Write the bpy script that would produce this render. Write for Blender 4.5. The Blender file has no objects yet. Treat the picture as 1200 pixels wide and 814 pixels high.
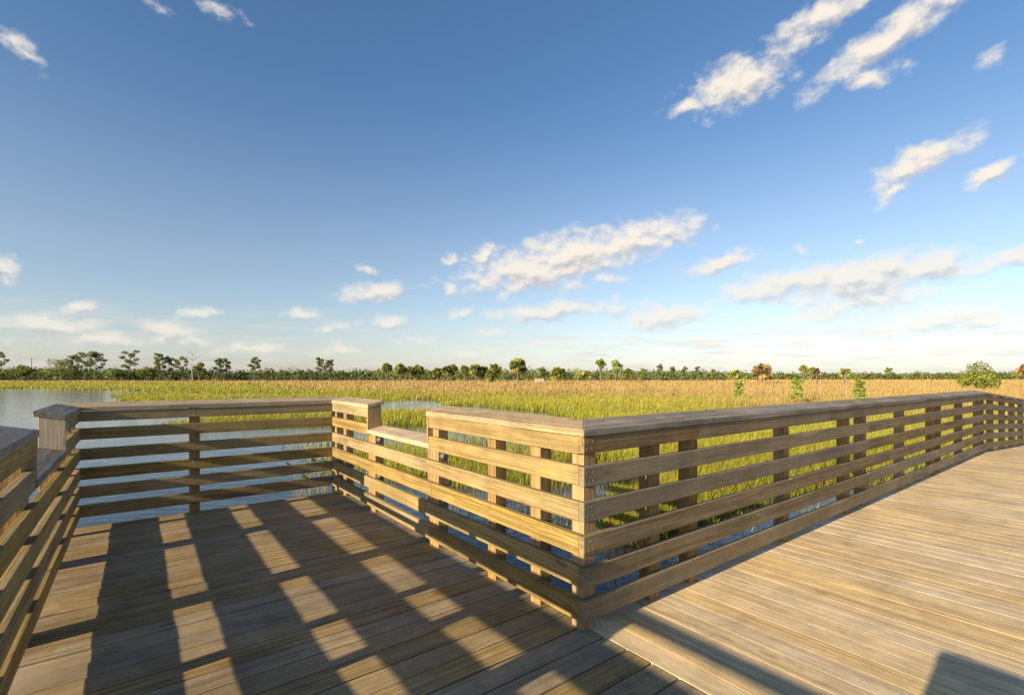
import bpy, bmesh, math, random
import numpy as np
from mathutils import Vector, Matrix
R = math.radians
random.seed(7)
rng = np.random.default_rng(11)
S = bpy.context.scene
COL = S.collection

# ------------------------------------------------------------------ camera
F_PX, H_CAM, Y_HOR = 574.0, 1.34, 442.0          # photo focal length (px of 1200), eye height, horizon row
cd = bpy.data.cameras.new('camera'); cam = bpy.data.objects.new('camera', cd); COL.objects.link(cam)
cd.sensor_width = 36; cd.lens = F_PX / 1200 * 36
cd.shift_y = (Y_HOR - 407) / 1200
cd.clip_start = 0.05; cd.clip_end = 20000
cam.location = (0, 0, H_CAM); cam.rotation_euler = (R(90), 0, 0)
S.camera = cam
S.render.resolution_x, S.render.resolution_y = 1024, 694

# ------------------------------------------------------------------ light
TH = math.atan(439 / 574)                          # the decks' grid against the camera
SUN_AZ = TH + R(4.4)                               # the way the light travels, from +X
SUN_EL = R(16.7)
sd = bpy.data.lights.new('sun', 'SUN'); sun = bpy.data.objects.new('sun', sd); COL.objects.link(sun)
sd.energy = 5.0; sd.angle = R(0.5); sd.color = (1.0, 0.815, 0.53)
ldir = Vector((math.cos(SUN_AZ) * math.cos(SUN_EL), math.sin(SUN_AZ) * math.cos(SUN_EL), -math.sin(SUN_EL)))
sun.rotation_euler = ldir.to_track_quat('-Z', 'Y').to_euler()
sun.location = (-20, -20, 20)
S.view_settings.view_transform = 'Standard'; S.view_settings.look = 'None'
S.view_settings.gamma = 1.0; S.view_settings.use_curve_mapping = False
S.view_settings.exposure = 1.12

class N:
    """tiny node helper"""
    def __init__(s, tree): s.t = tree; s.n = tree.nodes; s.l = tree.links
    def new(s, typ, **kw):
        n = s.n.new(typ)
        for k, v in kw.items():
            if k.startswith('i_'):
                key = k[2:]; key = int(key) if key.isdigit() else key
                s.put(n.inputs[key], v)
            else: setattr(n, k, v)
        return n
    def put(s, sock, v):
        if isinstance(v, bpy.types.NodeSocket): s.l.new(v, sock)
        else: sock.default_value = v
    def m(s, op, a, b=None, c=None, clamp=False):
        n = s.n.new('ShaderNodeMath'); n.operation = op; n.use_clamp = clamp
        s.put(n.inputs[0], a)
        if b is not None: s.put(n.inputs[1], b)
        if c is not None: s.put(n.inputs[2], c)
        return n.outputs[0]
    def vm(s, op, a, b=None):
        n = s.n.new('ShaderNodeVectorMath'); n.operation = op
        s.put(n.inputs[0], a)
        if b is not None: s.put(n.inputs[1], b)
        return n.outputs['Value'] if op in ('LENGTH', 'DOT_PRODUCT') else n.outputs[0]
    def mix(s, f, a, b, blend='MIX'):
        n = s.n.new('ShaderNodeMix'); n.data_type = 'RGBA'; n.blend_type = blend
        s.put(n.inputs[0], f); s.put(n.inputs[6], a); s.put(n.inputs[7], b)
        return n.outputs[2]
    def rmp(s, x, a, b, c=0.0, d=1.0, smooth=True):
        n = s.n.new('ShaderNodeMapRange'); n.interpolation_type = 'SMOOTHSTEP' if smooth else 'LINEAR'
        n.clamp = True
        for i, v in enumerate((x, a, b, c, d)): s.put(n.inputs[i], v)
        return n.outputs[0]
    def noise(s, vec, scale=1.0, detail=4.0, rough=0.55, dist=0.0, col=False):
        n = s.n.new('ShaderNodeTexNoise')
        s.put(n.inputs['Vector'], vec); n.inputs['Scale'].default_value = scale
        n.inputs['Detail'].default_value = detail; n.inputs['Roughness'].default_value = rough
        n.inputs['Distortion'].default_value = dist
        return n.outputs['Color'] if col else n.outputs['Fac']

# ------------------------------------------------------------------ sky with clouds
W = bpy.data.worlds.new('World'); S.world = W; W.use_nodes = True
wt = W.node_tree; wt.nodes.clear(); w = N(wt)
sky = w.new('ShaderNodeTexSky', sky_type='NISHITA', sun_disc=False)
sky.sun_elevation = SUN_EL
sky.sun_rotation = math.atan2(-ldir.x, -ldir.y)
sky.altitude = 0; sky.air_density = 1.0; sky.dust_density = 0.6; sky.ozone_density = 2.2

CLOUDS = [  # photo column, row, half width, half height, tilt (deg, up to the right), strength
 (962, 18, 74, 20, 24, .92), (1048, 38, 108, 21, 26, .92), (866, 98, 58, 27, 15, .95), (815, 122, 30, 9, 12, .7), (895, 78, 30, 12, 20, .7),
 (1022, 90, 36, 11, 8, .75), (1074, 191, 58, 17, 24, .95), (1048, 226, 26, 7, 32, .7), (1158, 205, 30, 10, 20, .9), (1163, 66, 20, 8, 20, .38),
 (622, 318, 82, 24, 6, 1.05), (668, 300, 80, 26, 8, 1.05), (745, 284, 72, 20, 14, 1.0), (775, 272, 48, 13, 12, .8), (712, 327, 26, 6, 0, .6),
 (565, 297, 24, 9, 20, .85), (528, 305, 11, 7, 10, .75), (441, 340, 46, 11, 6, .9), (433, 315, 10, 6, 0, .75), (526, 338, 9, 6, 0, .75),
 (845, 309, 40, 11, 14, .9), (936, 292, 9, 5, 0, .6), (1003, 284, 10, 4, 15, .6),
 (905, 338, 66, 17, 4, 1.0), (1000, 326, 120, 24, 7, 1.1), (1075, 318, 80, 16, 4, .9), (1010, 350, 110, 13, 5, .95), (1150, 314, 60, 8, 12, .7), (1192, 302, 30, 9, 10, .7),
 (1065, 352, 60, 13, 8, .7), (1110, 376, 110, 17, 3, .85), (960, 368, 60, 10, 10, .6), (945, 398, 50, 7, 2, .6), (1150, 395, 60, 8, 0, .5),
 (780, 370, 52, 15, 4, 1.0), (640, 364, 84, 11, 5, .95), (720, 360, 30, 7, 0, .7), (540, 366, 22, 7, 0, .7), (455, 375, 26, 8, 2, .8),
 (355, 367, 22, 8, 0, .9), (388, 384, 16, 6, 0, .65), (235, 366, 24, 6, 2, .75), (97, 359, 21, 7, 2, .85), (60, 383, 82, 15, 2, .85), (105, 398, 60, 9, 0, .7),
 (195, 386, 50, 11, 3, .75), (215, 397, 40, 8, 0, .8), (6, 314, 20, 13, 0, .85), (24, 56, 34, 9, -32, .55), (256, 8, 24, 12, -20, .42), (186, 4, 14, 8, -30, .32),
 (400, 412, 30, 7, 0, .7), (300, 408, 44, 7, 0, .6), (480, 398, 30, 5, 0, .5), (575, 388, 22, 6, 0, .65), (650, 402, 50, 5, 0, .5), (730, 398, 40, 5, 0, .5),
 (825, 400, 36, 7, 3, .65), (870, 415, 50, 5, 0, .5), (560, 414, 50, 5, 0, .5), (1040, 408, 70, 6, 0, .5)]

def az_el(x, y):
    az = math.atan((x - 600) / F_PX)
    return az, math.atan((Y_HOR - y) / F_PX * math.cos(az))

g = bpy.data.node_groups.new('cloud_density', 'ShaderNodeTree')
g.interface.new_socket('p', in_out='INPUT', socket_type='NodeSocketVector')
g.interface.new_socket('density', in_out='OUTPUT', socket_type='NodeSocketFloat')
gn = N(g); gi = gn.new('NodeGroupInput'); go = gn.new('NodeGroupOutput')
p0 = gi.outputs[0]
wc = gn.noise(p0, 20.0, 3.0, 0.6, 0.0, col=True)
wv = gn.vm('MULTIPLY', gn.vm('SUBTRACT', wc, (0.5, 0.5, 0.5)), (0.060, 0.036, 0.0))
pw = gn.vm('ADD', gn.vm('ADD', p0, wv), (0.0, 0.0, 1.0))
acc = None
for (cx, cy, a, b, tilt, st) in CLOUDS:
    az, el = az_el(cx, cy); ca = math.cos(az); tl = R(tilt)
    ex, ey = math.cos(tl) * a, math.sin(tl) * a        # photo offsets turned into angles at this place of the dome
    ang = math.atan2(ey * ca / F_PX - ex * math.sin(az) * math.tan(el) * ca * ca / F_PX * ca, ex * ca * ca / F_PX)
    sa = math.hypot(ex * ca * ca, ey * ca) / F_PX * 1.28; sb = b * ca * math.cos(el) ** 2 / F_PX * 1.42
    c_, s_ = math.cos(ang), math.sin(ang)
    m1 = gn.vm('DOT_PRODUCT', pw, (c_ / sa, s_ / sa, -(c_ * az + s_ * el) / sa))
    m2 = gn.vm('DOT_PRODUCT', pw, (-s_ / sb, c_ / sb, -(-s_ * az + c_ * el) / sb))
    # chained on the cloud before it, so that the sky shader is worked through one cloud at a time
    q = gn.m('MULTIPLY', m1, m1) if acc is None else gn.m('MULTIPLY_ADD', m1, m1, gn.m('MULTIPLY', acc, 1e-6))
    r2 = gn.m('SQRT', gn.m('MULTIPLY_ADD', m2, m2, q))
    f = gn.m('MULTIPLY_ADD', r2, -st, st)
    acc = f if acc is None else gn.m('MAXIMUM', acc, f)
ps = gn.vm('MULTIPLY', p0, (1.0, 1.6, 1.0))
n1 = gn.noise(ps, 27.0, 7.0, 0.58, 0.1)
n2 = gn.noise(ps, 9.0, 2.0, 0.5)
e = gn.m('ADD', acc, gn.m('MULTIPLY', gn.m('SUBTRACT', n1, 0.48), 1.5))
e = gn.m('ADD', e, gn.m('MULTIPLY', gn.m('SUBTRACT', n2, 0.47), 0.5))
gn.l.new(e, go.inputs[0])

tc = w.new('ShaderNodeTexCoord')
sx = w.new('ShaderNodeSeparateXYZ'); w.l.new(tc.outputs['Generated'], sx.inputs[0])
az = w.m('ARCTAN2', sx.outputs[0], sx.outputs[1]); el = w.m('ARCSINE', sx.outputs[2])
cv = w.new('ShaderNodeCombineXYZ'); w.l.new(az, cv.inputs[0]); w.l.new(el, cv.inputs[1])
def dens(p):
    n = w.n.new('ShaderNodeGroup'); n.node_tree = g; w.put(n.inputs[0], p); return n.outputs[0]
e0 = dens(cv.outputs[0])
e1 = dens(w.vm('ADD', w.vm('ADD', cv.outputs[0], (-0.006, 0.012, 0)), w.vm('MULTIPLY', e0, (1e-7, 1e-7, 0))))
d0 = w.rmp(e0, 0.02, 0.84)
lit = w.m('ADD', 0.66, w.m('MULTIPLY', w.m('SUBTRACT', e0, e1), 1.15))
lit = w.m('SUBTRACT', lit, w.m('MULTIPLY', w.rmp(e0, 0.45, 1.2), 0.12), clamp=True)
c_cloud = w.mix(w.rmp(lit, 0.10, 0.85), (0.27, 0.262, 0.26, 1), (0.455, 0.415, 0.36, 1))
# low veil of distant cloud streaks over the horizon
lowv = w.new('ShaderNodeCombineXYZ'); w.l.new(w.m('MULTIPLY', az, 9.0), lowv.inputs[0]); w.l.new(w.m('MULTIPLY', el, 70.0), lowv.inputs[1])
vn = w.noise(lowv.outputs[0], 1.0, 6.0, 0.6)
vm = w.m('MULTIPLY', w.rmp(vn, 0.44, 0.66), w.m('MULTIPLY', w.rmp(el, -0.01, 0.02), w.rmp(el, 0.15, 0.05)))
skc = w.vm('MULTIPLY', sky.outputs[0], (0.076, 0.076, 0.079))
hs = w.new('ShaderNodeHueSaturation'); w.put(hs.inputs['Color'], skc); w.put(hs.inputs['Saturation'], w.m('ADD', w.rmp(el, 0.0, 0.16, 0.52, 0.86), w.rmp(el, 0.16, 0.55, 0.0, 0.27)))
skyc = w.vm('MULTIPLY', hs.outputs[0], w.rmp(el, 0.04, 0.50, 0.96, 1.02))
skyc = w.mix(w.m('MULTIPLY', vm, 0.55), skyc, (0.36, 0.34, 0.325, 1))
alpha = w.m('MULTIPLY', d0, w.rmp(el, 0.0, 0.30, 0.62, 0.97))
final = w.mix(alpha, skyc, c_cloud)
bg = w.new('ShaderNodeBackground'); w.l.new(final, bg.inputs[0]); bg.inputs[1].default_value = 1.0
wo = w.new('ShaderNodeOutputWorld'); w.l.new(bg.outputs[0], wo.inputs[0])
try:
    W.cycles.sampling_method = 'MANUAL'; W.cycles.sample_map_resolution = 512
except Exception: pass

# ------------------------------------------------------------------ frames and helpers
CU, CV = 1.8743, 1.8269                            # the corner post in the grid's own axes
cu, su = math.cos(TH), math.sin(TH)
def G2W(u, v, z=0.0):
    a, b = u + CU, v + CV
    return Vector((a * cu - b * su, a * su + b * cu, z))
def W2G(X, Y):
    return X * cu + Y * su - CU, -X * su + Y * cu - CV
ZW = -0.75                                          # water level

def tag(o, label=None, cat=None, group=None, kind=None):
    if label: o['label'] = label
    if cat: o['category'] = cat
    if group: o['group'] = group
    if kind: o['kind'] = kind
    return o
def empty(name, loc, rz=0.0):
    o = bpy.data.objects.new(name, None); COL.objects.link(o)
    o.empty_display_size = 0.2; o.location = loc; o.rotation_euler = (0, 0, rz)
    return o
def link(name, me, mats, parent=None):
    o = bpy.data.objects.new(name, me); COL.objects.link(o)
    for m in (mats if isinstance(mats, (list, tuple)) else [mats]): me.materials.append(m)
    if parent: o.parent = parent
    return o

class Boards:
    """collects bevelled boards; each keeps its own grain coordinates and a random number"""
    def __init__(s): s.V = []; s.Fc = []; s.bc = []; s.rn = []; s.mi = []
    def raw(s, vs, fs, bc=None, r=0.5, mi=0):
        o = len(s.V); s.V += [tuple(v) for v in vs]
        s.Fc += [tuple(i + o for i in f) for f in fs]
        s.bc += bc if bc else [(v[0], v[1], v[2]) for v in vs]
        s.rn += [r] * len(vs); s.mi += [mi] * len(fs)
    def prism(s, poly, z0, z1, axis=0, bev=0.004, r=None, zf=None, wob=0.0):
        """upright prism over a footprint; grain runs along axis (0 x, 1 y, 2 z)"""
        bm = bmesh.new()
        lo = [bm.verts.new((x, y, z0)) for x, y in poly]; hi = [bm.verts.new((x, y, z1)) for x, y in poly]
        n = len(poly)
        bm.faces.new(list(reversed(lo))); bm.faces.new(hi)
        for i in range(n): bm.faces.new((lo[i], lo[(i + 1) % n], hi[(i + 1) % n], hi[i]))
        bmesh.ops.recalc_face_normals(bm, faces=bm.faces)
        if bev: bmesh.ops.bevel(bm, geom=list(bm.edges), offset=bev, segments=2, profile=0.6, affect='EDGES')
        bm.verts.index_update()
        vs = [v.co.copy() for v in bm.verts]
        fs = [tuple(v.index for v in f.verts) for f in bm.faces]
        bm.free()
        r = random.random() if r is None else r
        off = Vector((random.uniform(0, 50), random.uniform(0, 50), random.uniform(0, 50)))
        perm = {0: (0, 1, 2), 1: (1, 0, 2), 2: (2, 0, 1)}[axis]
        bc = [(v[perm[0]] + off[0], v[perm[1]] + off[1], v[perm[2]] + off[2]) for v in vs]
        if zf: vs = [Vector((v.x, v.y, v.z + zf(v.x, v.y))) for v in vs]
        s.raw(vs, fs, bc, r)
    def box(s, x0, x1, y0, y1, z0, z1, axis=0, bev=0.004, r=None, zf=None):
        s.prism([(x0, y0), (x1, y0), (x1, y1), (x0, y1)], z0, z1, axis, bev, r, zf)
    def disc(s, c, nrm, rad, h=0.0012, mi=1, seg=8):
        q = Vector(nrm).to_track_quat('Z', 'Y')
        vs = [Vector(c) + q @ Vector((rad * math.cos(2 * math.pi * k / seg), rad * math.sin(2 * math.pi * k / seg), 0)) for k in range(seg)]
        vs += [Vector(c) + q @ Vector((.7 * rad * math.cos(2 * math.pi * k / seg), .7 * rad * math.sin(2 * math.pi * k / seg), h)) for k in range(seg)]
        fs = [(k, (k + 1) % seg, seg + (k + 1) % seg, seg + k) for k in range(seg)] + [tuple(range(seg, 2 * seg))]
        s.raw(vs, fs, None, 0.5, mi)
    def build(s, name, mats, parent=None):
        me = bpy.data.meshes.new(name); me.from_pydata(s.V, [], s.Fc)
        a = me.attributes.new('bc', 'FLOAT_VECTOR', 'POINT'); a.data.foreach_set('vector', np.array(s.bc, dtype=np.float32).ravel())
        a = me.attributes.new('rnd', 'FLOAT', 'POINT'); a.data.foreach_set('value', np.array(s.rn, dtype=np.float32))
        o = link(name, me, mats, parent)
        me.polygons.foreach_set('material_index', s.mi)
        return o

# ------------------------------------------------------------------ materials
def mat(name):
    m = bpy.data.materials.new(name); m.use_nodes = True; m.node_tree.nodes.clear()
    n = N(m.node_tree)
    out = n.new('ShaderNodeOutputMaterial'); b = n.new('ShaderNodeBsdfPrincipled')
    n.l.new(b.outputs[0], out.inputs[0])
    return m, n, b, out
def wood(name, light, dark, grey, grey_amt, rough=0.75, algae=0.25, var=0.35, spec=0.25, stain=0.0):
    m, n, b, out = mat(name)
    at = n.new('ShaderNodeAttribute', attribute_name='bc'); rn = n.new('ShaderNodeAttribute', attribute_name='rnd')
    bc = at.outputs['Vector']; r = rn.outputs['Fac']
    streak = n.noise(n.vm('MULTIPLY', bc, (2.2, 75, 75)), 1.0, 6, 0.62)
    fine = n.noise(n.vm('MULTIPLY', bc, (6, 260, 260)), 1.0, 4, 0.6)
    warp = n.noise(n.vm('MULTIPLY', bc, (1.0, 8, 8)), 1.0, 2, 0.5)
    sp = n.new('ShaderNodeSeparateXYZ'); n.l.new(bc, sp.inputs[0])
    ph = n.m('ADD', n.m('MULTIPLY', n.m('ADD', sp.outputs[1], n.m('MULTIPLY', sp.outputs[2], 0.9)), 430.0), n.m('MULTIPLY', warp, 46.0))
    ring = n.m('POWER', n.m('ADD', n.m('MULTIPLY', n.m('SINE', ph), 0.5), 0.5), 2.2)
    blotch = n.noise(n.vm('MULTIPLY', bc, (1.6, 9, 9)), 1.0, 5, 0.6)
    vo = n.new('ShaderNodeTexVoronoi'); n.put(vo.inputs['Vector'], n.vm('MULTIPLY', bc, (2.6, 8.5, 8.5))); vo.inputs['Scale'].default_value = 1.0
    knot = n.rmp(vo.outputs['Distance'], 0.16, 0.07)
    f = n.m('ADD', n.m('MULTIPLY', streak, 0.85), n.m('MULTIPLY', ring, 0.26))
    base = n.mix(n.rmp(f, 0.30, 0.72), light, dark)
    ga = n.m('MULTIPLY', n.rmp(n.m('ADD', blotch, n.m('MULTIPLY', n.m('SUBTRACT', r, 0.5), 0.3)), 0.30, 0.70), grey_amt)
    base = n.mix(ga, base, n.mix(n.rmp(streak, 0.3, 0.75), grey, tuple(c * 0.5 for c in grey[:3]) + (1,)))
    al = n.m('MULTIPLY', n.rmp(n.noise(n.vm('MULTIPLY', bc, (2.5, 12, 12)), 1.0, 5, 0.65), 0.52, 0.75), algae)
    base = n.mix(al, base, (0.16, 0.15, 0.05, 1))
    base = n.mix(n.m('MULTIPLY', knot, 0.55), base, tuple(c * 0.35 for c in dark[:3]) + (1,))
    crack = n.rmp(n.noise(n.vm('MULTIPLY', bc, (1.1, 150, 150)), 1.0, 3, 0.5), 0.70, 0.76)
    base = n.mix(n.m('MULTIPLY', crack, 0.75), base, tuple(c * 0.25 for c in dark[:3]) + (1,))
    broad_ = n.noise(n.vm('MULTIPLY', bc, (0.7, 30, 30)), 1.0, 4, 0.6)   # broad light and dark bands along the grain
    base = n.mix(n.m('MULTIPLY', n.rmp(broad_, 0.48, 0.63), 0.68), base, tuple(c * 0.62 for c in dark[:3]) + (1,))
    r2 = n.m('FRACT', n.m('MULTIPLY', r, 13.7))           # some boards have weathered greyer than others
    base = n.mix(n.m('MULTIPLY', n.m('MULTIPLY', n.m('POWER', r2, 2.0), grey_amt), n.rmp(streak, 0.25, 0.6, 0.5, 1.0)), base, grey)
    val = n.m('ADD', n.m('MULTIPLY', n.m('SUBTRACT', r, 0.5), var * 2), 1.0)
    val = n.m('MULTIPLY', val, n.m('ADD', n.m('MULTIPLY', n.m('SUBTRACT', fine, 0.5), 0.5), 1.0))
    if stain:                                          # dirt and bleaching that run across neighbouring boards
        ob = n.new('ShaderNodeTexCoord').outputs['Object']
        d1_ = n.noise(ob, 1.7, 6, 0.68, 0.6); d2_ = n.noise(n.vm('ADD', ob, (31.0, 7.0, 3.0)), 5.5, 5, 0.7, 0.4)
        val = n.m('MULTIPLY', val, n.m('ADD', 1.0, n.m('MULTIPLY', n.m('SUBTRACT', n.m('ADD', n.m('MULTIPLY', d1_, .6), n.m('MULTIPLY', d2_, .4)), 0.5), stain * 5.5)))
        base = n.mix(n.m('MULTIPLY', n.rmp(d2_, 0.57, 0.68), stain * 1.0), base, tuple(c * .42 for c in dark[:3]) + (1,))
        base = n.mix(n.m('MULTIPLY', n.rmp(n.noise(n.vm('MULTIPLY', bc, (3.0, 22, 22)), 1.0, 5, 0.7), 0.53, 0.68), stain * .9), base, tuple(min(1, c * 1.5) for c in grey[:3]) + (1,))
    hs = n.new('ShaderNodeHueSaturation'); n.put(hs.inputs['Color'], base); n.put(hs.inputs['Value'], val)
    n.put(hs.inputs['Saturation'], n.m('ADD', 0.85, n.m('MULTIPLY', n.m('FRACT', n.m('MULTIPLY', r, 7.3)), 0.3)))
    n.l.new(hs.outputs[0], b.inputs['Base Color'])
    b.inputs['Roughness'].default_value = rough; b.inputs['Specular IOR Level'].default_value = spec
    bp = n.new('ShaderNodeBump'); bp.inputs['Strength'].default_value = 0.45; bp.inputs['Distance'].default_value = 0.004
    hgt = n.m('ADD', n.m('MULTIPLY', streak, 0.7), n.m('ADD', n.m('MULTIPLY', fine, 0.35), n.m('MULTIPLY', crack, -0.8)))
    n.put(bp.inputs['Height'], hgt); n.l.new(bp.outputs[0], b.inputs['Normal'])
    return m
M = {}
M['rail'] = wood('weathered_rail_wood', (0.36, 0.262, 0.098, 1), (0.215, 0.142, 0.046, 1), (0.26, 0.21, 0.122, 1), 0.5, algae=0.5, var=0.13, stain=0.30)
M['old'] = wood('old_rail_wood', (0.33, 0.23, 0.105, 1), (0.19, 0.13, 0.058, 1), (0.215, 0.18, 0.125, 1), 0.7, algae=0.45, var=0.14, stain=0.32)
M['post'] = wood('post_wood', (0.46, 0.29, 0.115, 1), (0.27, 0.155, 0.06, 1), (0.25, 0.21, 0.15, 1), 0.25, algae=0.35, var=0.15, stain=0.20)
M['cap'] = wood('cap_wood', (0.47, 0.355, 0.21, 1), (0.27, 0.195, 0.115, 1), (0.39, 0.325, 0.235, 1), 0.65, algae=0.06, var=0.08, stain=0.35)
M['litboard'] = wood('sunlit_end_board', (0.62, 0.50, 0.34, 1), (0.48, 0.36, 0.22, 1), (0.52, 0.45, 0.35, 1), 0.3, algae=0.05, var=0.05, stain=0.15)  # raised colour stands in for grazing sun on the left end boards
M['greycap'] = wood('grey_cap_wood', (0.30, 0.245, 0.18, 1), (0.15, 0.12, 0.09, 1), (0.26, 0.23, 0.195, 1), 0.8, algae=0.15, var=0.10, stain=0.40)
M['bay'] = wood('bay_deck_wood', (0.37, 0.265, 0.122, 1), (0.235, 0.163, 0.072, 1), (0.29, 0.23, 0.155, 1), 0.55, algae=0.08, var=0.12, stain=0.42)
M['walk'] = wood('boardwalk_wood', (0.70, 0.525, 0.295, 1), (0.53, 0.385, 0.205, 1), (0.61, 0.49, 0.325, 1), 0.55, algae=0.03, var=0.08, stain=0.36)
m, n, b, _ = mat('galvanised_steel'); b.inputs['Base Color'].default_value = (0.30, 0.29, 0.28, 1); b.inputs['Metallic'].default_value = 0.45
tcn = n.new('ShaderNodeTexCoord'); n.put(b.inputs['Roughness'], n.rmp(n.noise(tcn.outputs['Object'], 60, 3), 0.3, 0.7, 0.35, 0.6)); M['steel'] = m

# water
m, n, b, out = mat('pond_water')
ge = n.new('ShaderNodeNewGeometry'); pos = ge.outputs['Position']
b.inputs['Base Color'].default_value = (0.012, 0.020, 0.022, 1); b.inputs['Roughness'].default_value = 0.06; b.inputs['IOR'].default_value = 1.333
n.put(b.inputs['Base Color'], n.mix(n.rmp(n.noise(pos, 0.09, 3), 0.35, 0.65), (0.012, 0.022, 0.026, 1), (0.020, 0.026, 0.022, 1)))
w1 = n.noise(n.vm('MULTIPLY', pos, (1.0, 2.0, 1.0)), 2.2, 3, 0.5, 0.3)
w2 = n.noise(n.vm('MULTIPLY', pos, (0.35, 1.0, 1.0)), 0.55, 3, 0.5)
bp = n.new('ShaderNodeBump'); bp.inputs['Strength'].default_value = 0.22; bp.inputs['Distance'].default_value = 0.05
n.put(bp.inputs['Height'], n.m('ADD', w1, n.m('MULTIPLY', w2, 1.4))); n.l.new(bp.outputs[0], b.inputs['Normal'])
M['water'] = m
# ground
m, n, b, out = mat('marsh_soil')
ge = n.new('ShaderNodeNewGeometry'); pos = ge.outputs['Position']
c = n.mix(n.rmp(n.noise(pos, 0.12, 6, 0.65), 0.35, 0.65), (0.30, 0.20, 0.085, 1), (0.20, 0.17, 0.06, 1))
sp = n.new('ShaderNodeSeparateXYZ'); n.l.new(pos, sp.inputs[0])
c = n.mix(n.rmp(sp.outputs[2], -1.0, -0.74), (0.035, 0.03, 0.02, 1), c)
n.l.new(c, b.inputs['Base Color']); b.inputs['Roughness'].default_value = 0.95; b.inputs['Specular IOR Level'].default_value = 0.1
M['soil'] = m
def leafmat(name, trans=0.35, rough=0.6, jitter=0.25):
    m, n, b, out = mat(name)
    at = n.new('ShaderNodeAttribute', attribute_name='tint')
    ge = n.new('ShaderNodeNewGeometry')
    hs = n.new('ShaderNodeHueSaturation'); n.l.new(at.outputs['Color'], hs.inputs['Color'])
    n.put(hs.inputs['Value'], n.rmp(ge.outputs['Random Per Island'], 0, 1, 1 - jitter, 1 + jitter, smooth=False))
    b.inputs['Roughness'].default_value = rough; b.inputs['Specular IOR Level'].default_value = 0.25
    n.l.new(hs.outputs[0], b.inputs['Base Color'])
    tr = n.new('ShaderNodeBsdfTranslucent'); n.l.new(hs.outputs[0], tr.inputs[0])
    mx = n.new('ShaderNodeMixShader'); mx.inputs[0].default_value = trans
    n.l.new(b.outputs[0], mx.inputs[1]); n.l.new(tr.outputs[0], mx.inputs[2]); n.l.new(mx.outputs[0], out.inputs[0])
    return m
M['grass'] = leafmat('marsh_grass_blades', 0.35, 0.55, 0.3)
M['leaf'] = leafmat('tree_foliage', 0.35, 0.6, 0.35)
m, n, b, _ = mat('tree_bark'); tcn = n.new('ShaderNodeTexCoord')
n.l.new(n.mix(n.noise(n.vm('MULTIPLY', tcn.outputs['Object'], (6, 6, 1.5)), 1.0, 5), (0.07, 0.05, 0.035, 1), (0.20, 0.16, 0.12, 1)), b.inputs['Base Color']); b.inputs['Roughness'].default_value = 0.9
M['bark'] = m
m, n, b, _ = mat('bleached_bark'); tcn = n.new('ShaderNodeTexCoord')
n.l.new(n.mix(n.noise(n.vm('MULTIPLY', tcn.outputs['Object'], (8, 8, 2)), 1.0, 5), (0.26, 0.22, 0.17, 1), (0.48, 0.42, 0.34, 1)), b.inputs['Base Color']); b.inputs['Roughness'].default_value = 0.9
M['pale'] = m
m, n, b, _ = mat('water_plant_stem'); tcn = n.new('ShaderNodeTexCoord')
n.l.new(n.mix(n.noise(tcn.outputs['Object'], 9.0, 3), (0.14, 0.13, 0.05, 1), (0.27, 0.23, 0.12, 1)), b.inputs['Base Color']); b.inputs['Roughness'].default_value = 0.7
M['stem'] = m
m, n, b, _ = mat('pale_painted_board'); tcn = n.new('ShaderNodeTexCoord')
n.l.new(n.mix(n.noise(tcn.outputs['Object'], 2.0, 5), (0.30, 0.24, 0.17, 1), (0.42, 0.35, 0.27, 1)), b.inputs['Base Color']); b.inputs['Roughness'].default_value = 0.8
M['paleboard'] = m

# ------------------------------------------------------------------ ground and water
def vnoise(x, y, s, seed=0):
    x = np.asarray(x, float) / s; y = np.asarray(y, float) / s
    xi = np.floor(x).astype(np.int64); yi = np.floor(y).astype(np.int64)
    fx = x - xi; fy = y - yi; fx = fx * fx * (3 - 2 * fx); fy = fy * fy * (3 - 2 * fy)
    def h(a, b):
        k = (a * 374761393 + b * 668265263 + seed * 974711) & 0x7fffffff
        k = ((k ^ (k >> 13)) * 1274126177) & 0x7fffffff
        return ((k ^ (k >> 16)) & 0xffff) / 65535.0
    return (h(xi, yi) * (1 - fx) + h(xi + 1, yi) * fx) * (1 - fy) + (h(xi, yi + 1) * (1 - fx) + h(xi + 1, yi + 1) * fx) * fy
def fbm(x, y, s, seed=0):
    return (vnoise(x, y, s, seed) * .5 + vnoise(x, y, s / 2.1, seed + 1) * .3 + vnoise(x, y, s / 4.7, seed + 2) * .2)

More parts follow.
